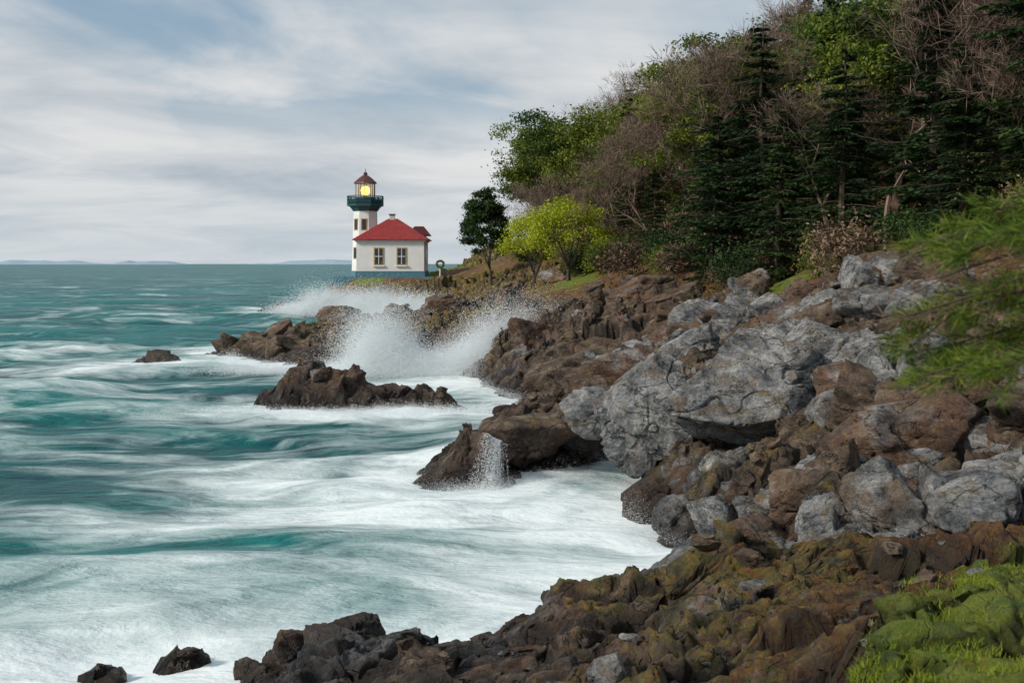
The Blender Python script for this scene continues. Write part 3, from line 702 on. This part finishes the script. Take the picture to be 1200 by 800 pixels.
def hip(name,x0,x1,y0,y1,z0,z1,ridge,mat):
    cy=(y0+y1)/2;cx=(x0+x1)/2
    V=[(x0,y0,z0),(x1,y0,z0),(x1,y1,z0),(x0,y1,z0),(cx-ridge,cy,z1),(cx+ridge,cy,z1),(x0,y0,z0-.12),(x1,y0,z0-.12),(x1,y1,z0-.12),(x0,y1,z0-.12)]
    bm=bmesh.new();vs_=[bm.verts.new(v) for v in V]
    for f in ((0,1,5,4),(2,3,4,5),(1,2,5),(3,0,4),(6,7,1,0),(7,8,2,1),(8,9,3,2),(9,6,0,3),(9,8,7,6)): bm.faces.new([vs_[i] for i in f])
    me=bpy.data.meshes.new(name);bm.to_mesh(me);bm.free();me.materials.append(mat);return obj(name,me,parent=lh)
hip('roof',BX0-.45,BX1+.45,BY0-.45,BY1+.45,4.65,7.3,.6,M_roof)
box('rear_wing',2.4,4.3,3.6,6.5,.7,5.2,M_white);hip('rear_wing_roof',2.0,4.9,3.2,6.9,5.35,6.5,.6,M_roof)
box('chimney',.15,.75,-.1,.5,6.6,7.75,M_brick);box('chimney_cap',.05,.85,-.2,.6,7.75,7.9,M_cup)
def window(xc,zc,w,h,y,par=lh):
    box('window_frame',xc-w/2-.14,xc+w/2+.14,y-.07,y+.02,zc-h/2-.14,zc+h/2+.14,M_trim)
    box('window_glass',xc-w/2,xc+w/2,y-.085,y-.03,zc-h/2,zc+h/2,M_win)
    box('window_mullion',xc-.04,xc+.04,y-.11,y-.086,zc-h/2,zc+h/2,M_white)
    box('window_rail',xc-w/2,xc+w/2,y-.112,y-.088,zc-.04,zc+.04,M_white)
    box('window_sill',xc-w/2-.25,xc+w/2+.25,y-.2,y-.001,zc-h/2-.3,zc-h/2-.141,M_white)
window(-.85,2.55,.95,1.9,BY0);window(1.95,2.55,.95,1.9,BY0)
box('side_window_glass',BX1-.01,BX1+.05,-.6,.5,1.7,3.4,M_win)
TX,TY=-3.1,1.6
prism('tower_base',TX,TY,[(-1.2,1.9),(.75,1.88)],8,M_base)
prism('tower',TX,TY,[(.75,1.78),(8.55,1.52)],8,M_white)
prism('gallery_brackets',TX,TY,[(8.3,1.62),(8.8,2.0),(8.95,2.25)],8,M_teal)
prism('gallery_deck',TX,TY,[(8.95,2.4),(9.15,2.4)],8,M_teal)
prism('gallery_apron',TX,TY,[(9.16,2.26),(9.75,2.26)],8,M_teal)
bm=bmesh.new()
def bmbox(c,s,rz=0):
    q=bmesh.ops.create_cube(bm,size=1)['verts']
    M=mathutils.Matrix.Translation(c)@mathutils.Matrix.Rotation(rz,4,'Z')@mathutils.Matrix.Diagonal((*s,1))
    bmesh.ops.transform(bm,matrix=M,verts=q)
for i in range(8):
    a0=math.pi/8+i*math.pi/4;a1=a0+math.pi/4;p0=Vector((TX+2.34*math.cos(a0),TY+2.34*math.sin(a0),0));p1=Vector((TX+2.34*math.cos(a1),TY+2.34*math.sin(a1),0))
    mid=(p0+p1)/2;ang=math.atan2(p1.y-p0.y,p1.x-p0.x);L=(p1-p0).length
    for z in (9.5,9.85,10.2): bmbox((mid.x,mid.y,z),(L,.06,.07),ang)
    for j in range(6):
        p=p0+(p1-p0)*(j/6);bmbox((p.x,p.y,9.7),(.07,.07,1.08),ang)
me=bpy.data.meshes.new('railing');bm.to_mesh(me);bm.free();me.materials.append(M_teal);obj('gallery_railing',me,parent=lh)
prism('lantern_base',TX,TY,[(9.76,1.28),(10.1,1.28)],10,M_teal)
prism('lantern_glass',TX,TY,[(10.11,1.17),(11.75,1.17)],10,M_glass)
for i in range(10):
    a=math.pi/10+i*math.pi/5;prism('lantern_mullion',TX+1.22*math.cos(a),TY+1.22*math.sin(a),[(10.1,.055),(11.8,.055)],4,M_cup)
prism('lantern_roof',TX,TY,[(11.8,1.5),(11.95,1.45),(12.5,.85),(12.85,.35),(12.9,.2),(13.05,.28),(13.2,.2),(13.3,.05),(13.7,.03)],10,M_cup)
prism('lens',TX,TY,[(10.3,.25),(10.55,.5),(10.9,.6),(11.25,.5),(11.45,.25)],12,M_lens,smooth=True)
for zc in (3.0,6.6):
    for a in (-math.pi/2-math.pi/4,-math.pi/2):
        rr=(1.78-(zc-.75)/7.8*.26)*math.cos(math.pi/8)
        if a==-math.pi/2 and zc<4: continue
        cx_,cy_=TX+rr*math.cos(a),TY+rr*math.sin(a)
        for nm,w,h_,pr,mt in (('tower_window_frame',.75,1.5,.05,M_trim),('tower_window_glass',.5,1.25,.08,M_win)):
            o=box(nm,-w/2,w/2,-pr,pr,-h_/2,h_/2,mt);o.location=(cx_,cy_,zc);o.rotation_euler=(0,0,a+math.pi/2)
box('terrace_wall',-6,8.5,-5.6,-5.3,-1.3,.1,M_base)
wr=bpy.data.objects.new('wreath_signpost',None);wr.location=(-8.6,143,H1(-8.6,143));COL.objects.link(wr)
prism('post',0,0,[(-.3,.09),(1.5,.09)],6,M_white,par=wr)
r_=np.random.default_rng(3);mb=MB();th=np.linspace(0,2*math.pi,25);mb.tube([(.4*math.cos(a),0,1.85+.4*math.sin(a)) for a in th],[.08]*25,6,0)
a=r_.uniform(0,6.28,900);C=np.stack([.4*np.cos(a),0*a,1.85+.4*np.sin(a)],1)+r_.normal(size=(900,3))*.07;mb.leaves(C,.14,r_)
obj('wreath',mb.mesh('wreath',[M_bark,M_mad]),parent=wr)
# ---------------------------------------------------------------- distant islands
m,t,b=newmat('hazy_island');b.inputs['Base Color'].default_value=(.34,.44,.53,1);b.inputs['Roughness'].default_value=1;b.inputs['Specular IOR Level'].default_value=0  # aerial haze painted in as a flat blue-grey base colour
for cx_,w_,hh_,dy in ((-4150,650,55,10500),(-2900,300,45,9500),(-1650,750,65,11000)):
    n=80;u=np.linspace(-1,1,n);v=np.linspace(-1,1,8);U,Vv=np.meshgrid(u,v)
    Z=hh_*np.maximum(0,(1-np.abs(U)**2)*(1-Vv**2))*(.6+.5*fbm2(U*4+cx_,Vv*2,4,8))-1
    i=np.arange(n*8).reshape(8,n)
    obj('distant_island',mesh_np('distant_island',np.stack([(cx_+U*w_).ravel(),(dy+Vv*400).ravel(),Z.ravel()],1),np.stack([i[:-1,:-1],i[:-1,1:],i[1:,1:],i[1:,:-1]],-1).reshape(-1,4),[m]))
# ---------------------------------------------------------------- sky, sun, camera
w=bpy.data.worlds.new('World');scene.world=w;w.use_nodes=True;t=NT(w)
bg=w.node_tree.nodes['Background']
sky=t.add('ShaderNodeTexSky',sky_type='NISHITA');sky.sun_disc=False;sky.sun_elevation=R(35);sky.sun_rotation=R(243)
tc=t.add('ShaderNodeTexCoord').outputs['Generated'];sp=t.add('ShaderNodeSeparateXYZ');t.link(tc,sp.inputs[0])
zz=t.math('ADD',t.math('MAXIMUM',sp.outputs['Z'],0),.12)
cb=t.add('ShaderNodeCombineXYZ');t.link(t.math('DIVIDE',sp.outputs['X'],zz),cb.inputs[0]);t.link(t.math('DIVIDE',sp.outputs['Y'],zz),cb.inputs[1])
c1=t.noise(t.mapping(cb.outputs[0],(1,.8,1),(0,0,.9),(1.7,.4,0)),.75,6,.55,.7)
c2=t.noise(t.mapping(cb.outputs[0],(1.0,1.1,1),(0,0,.6),(4,2,0)),.9,7,.58,.5)
cloud=t.ramp(c2,[(.3,(4.2,4.8,5.4)),(.45,(5.8,6.2,6.55)),(.58,(7.3,7.4,7.45)),(.75,(8.1,8.0,7.9))])
cloud=t.mix(t.mr(sp.outputs['Z'],.13,.26,0,.55,True),cloud,(4.2,5.0,5.7))
hz=t.mr(sp.outputs['Z'],0,.09,1,0,True)
cloud=t.mix(t.math('MULTIPLY',hz,.6),cloud,(5.4,6.1,6.6))
blue=t.mix(.7,sky.outputs[0],(2.9,4.2,5.4))
cov=t.mr(c1,.36,.56,0,1,True);cov=t.math('MAXIMUM',cov,t.mr(sp.outputs['Z'],.08,.17,1,0,True))
t.link(t.mix(cov,blue,cloud),bg.inputs['Color']);bg.inputs['Strength'].default_value=.1
sl=bpy.data.lights.new('sun','SUN');sl.energy=3.3;sl.angle=R(10);sl.color=(1,.91,.79)
so=bpy.data.objects.new('sun',sl);COL.objects.link(so)
d=Vector((-.82,-.36,.56)).normalized();so.rotation_euler=d.to_track_quat('Z','Y').to_euler()
cam=bpy.data.cameras.new('camera');co=bpy.data.objects.new('camera',cam);COL.objects.link(co)
co.location=(0,0,6);co.rotation_euler=(R(90),0,0);cam.lens=42;cam.sensor_width=36;cam.shift_y=-91/1200
cam.clip_start=.1;cam.clip_end=60000
cam.dof.use_dof=True;cam.dof.focus_distance=22;cam.dof.aperture_fstop=3.5
scene.camera=co
scene.view_settings.view_transform='Standard';scene.view_settings.look='None'
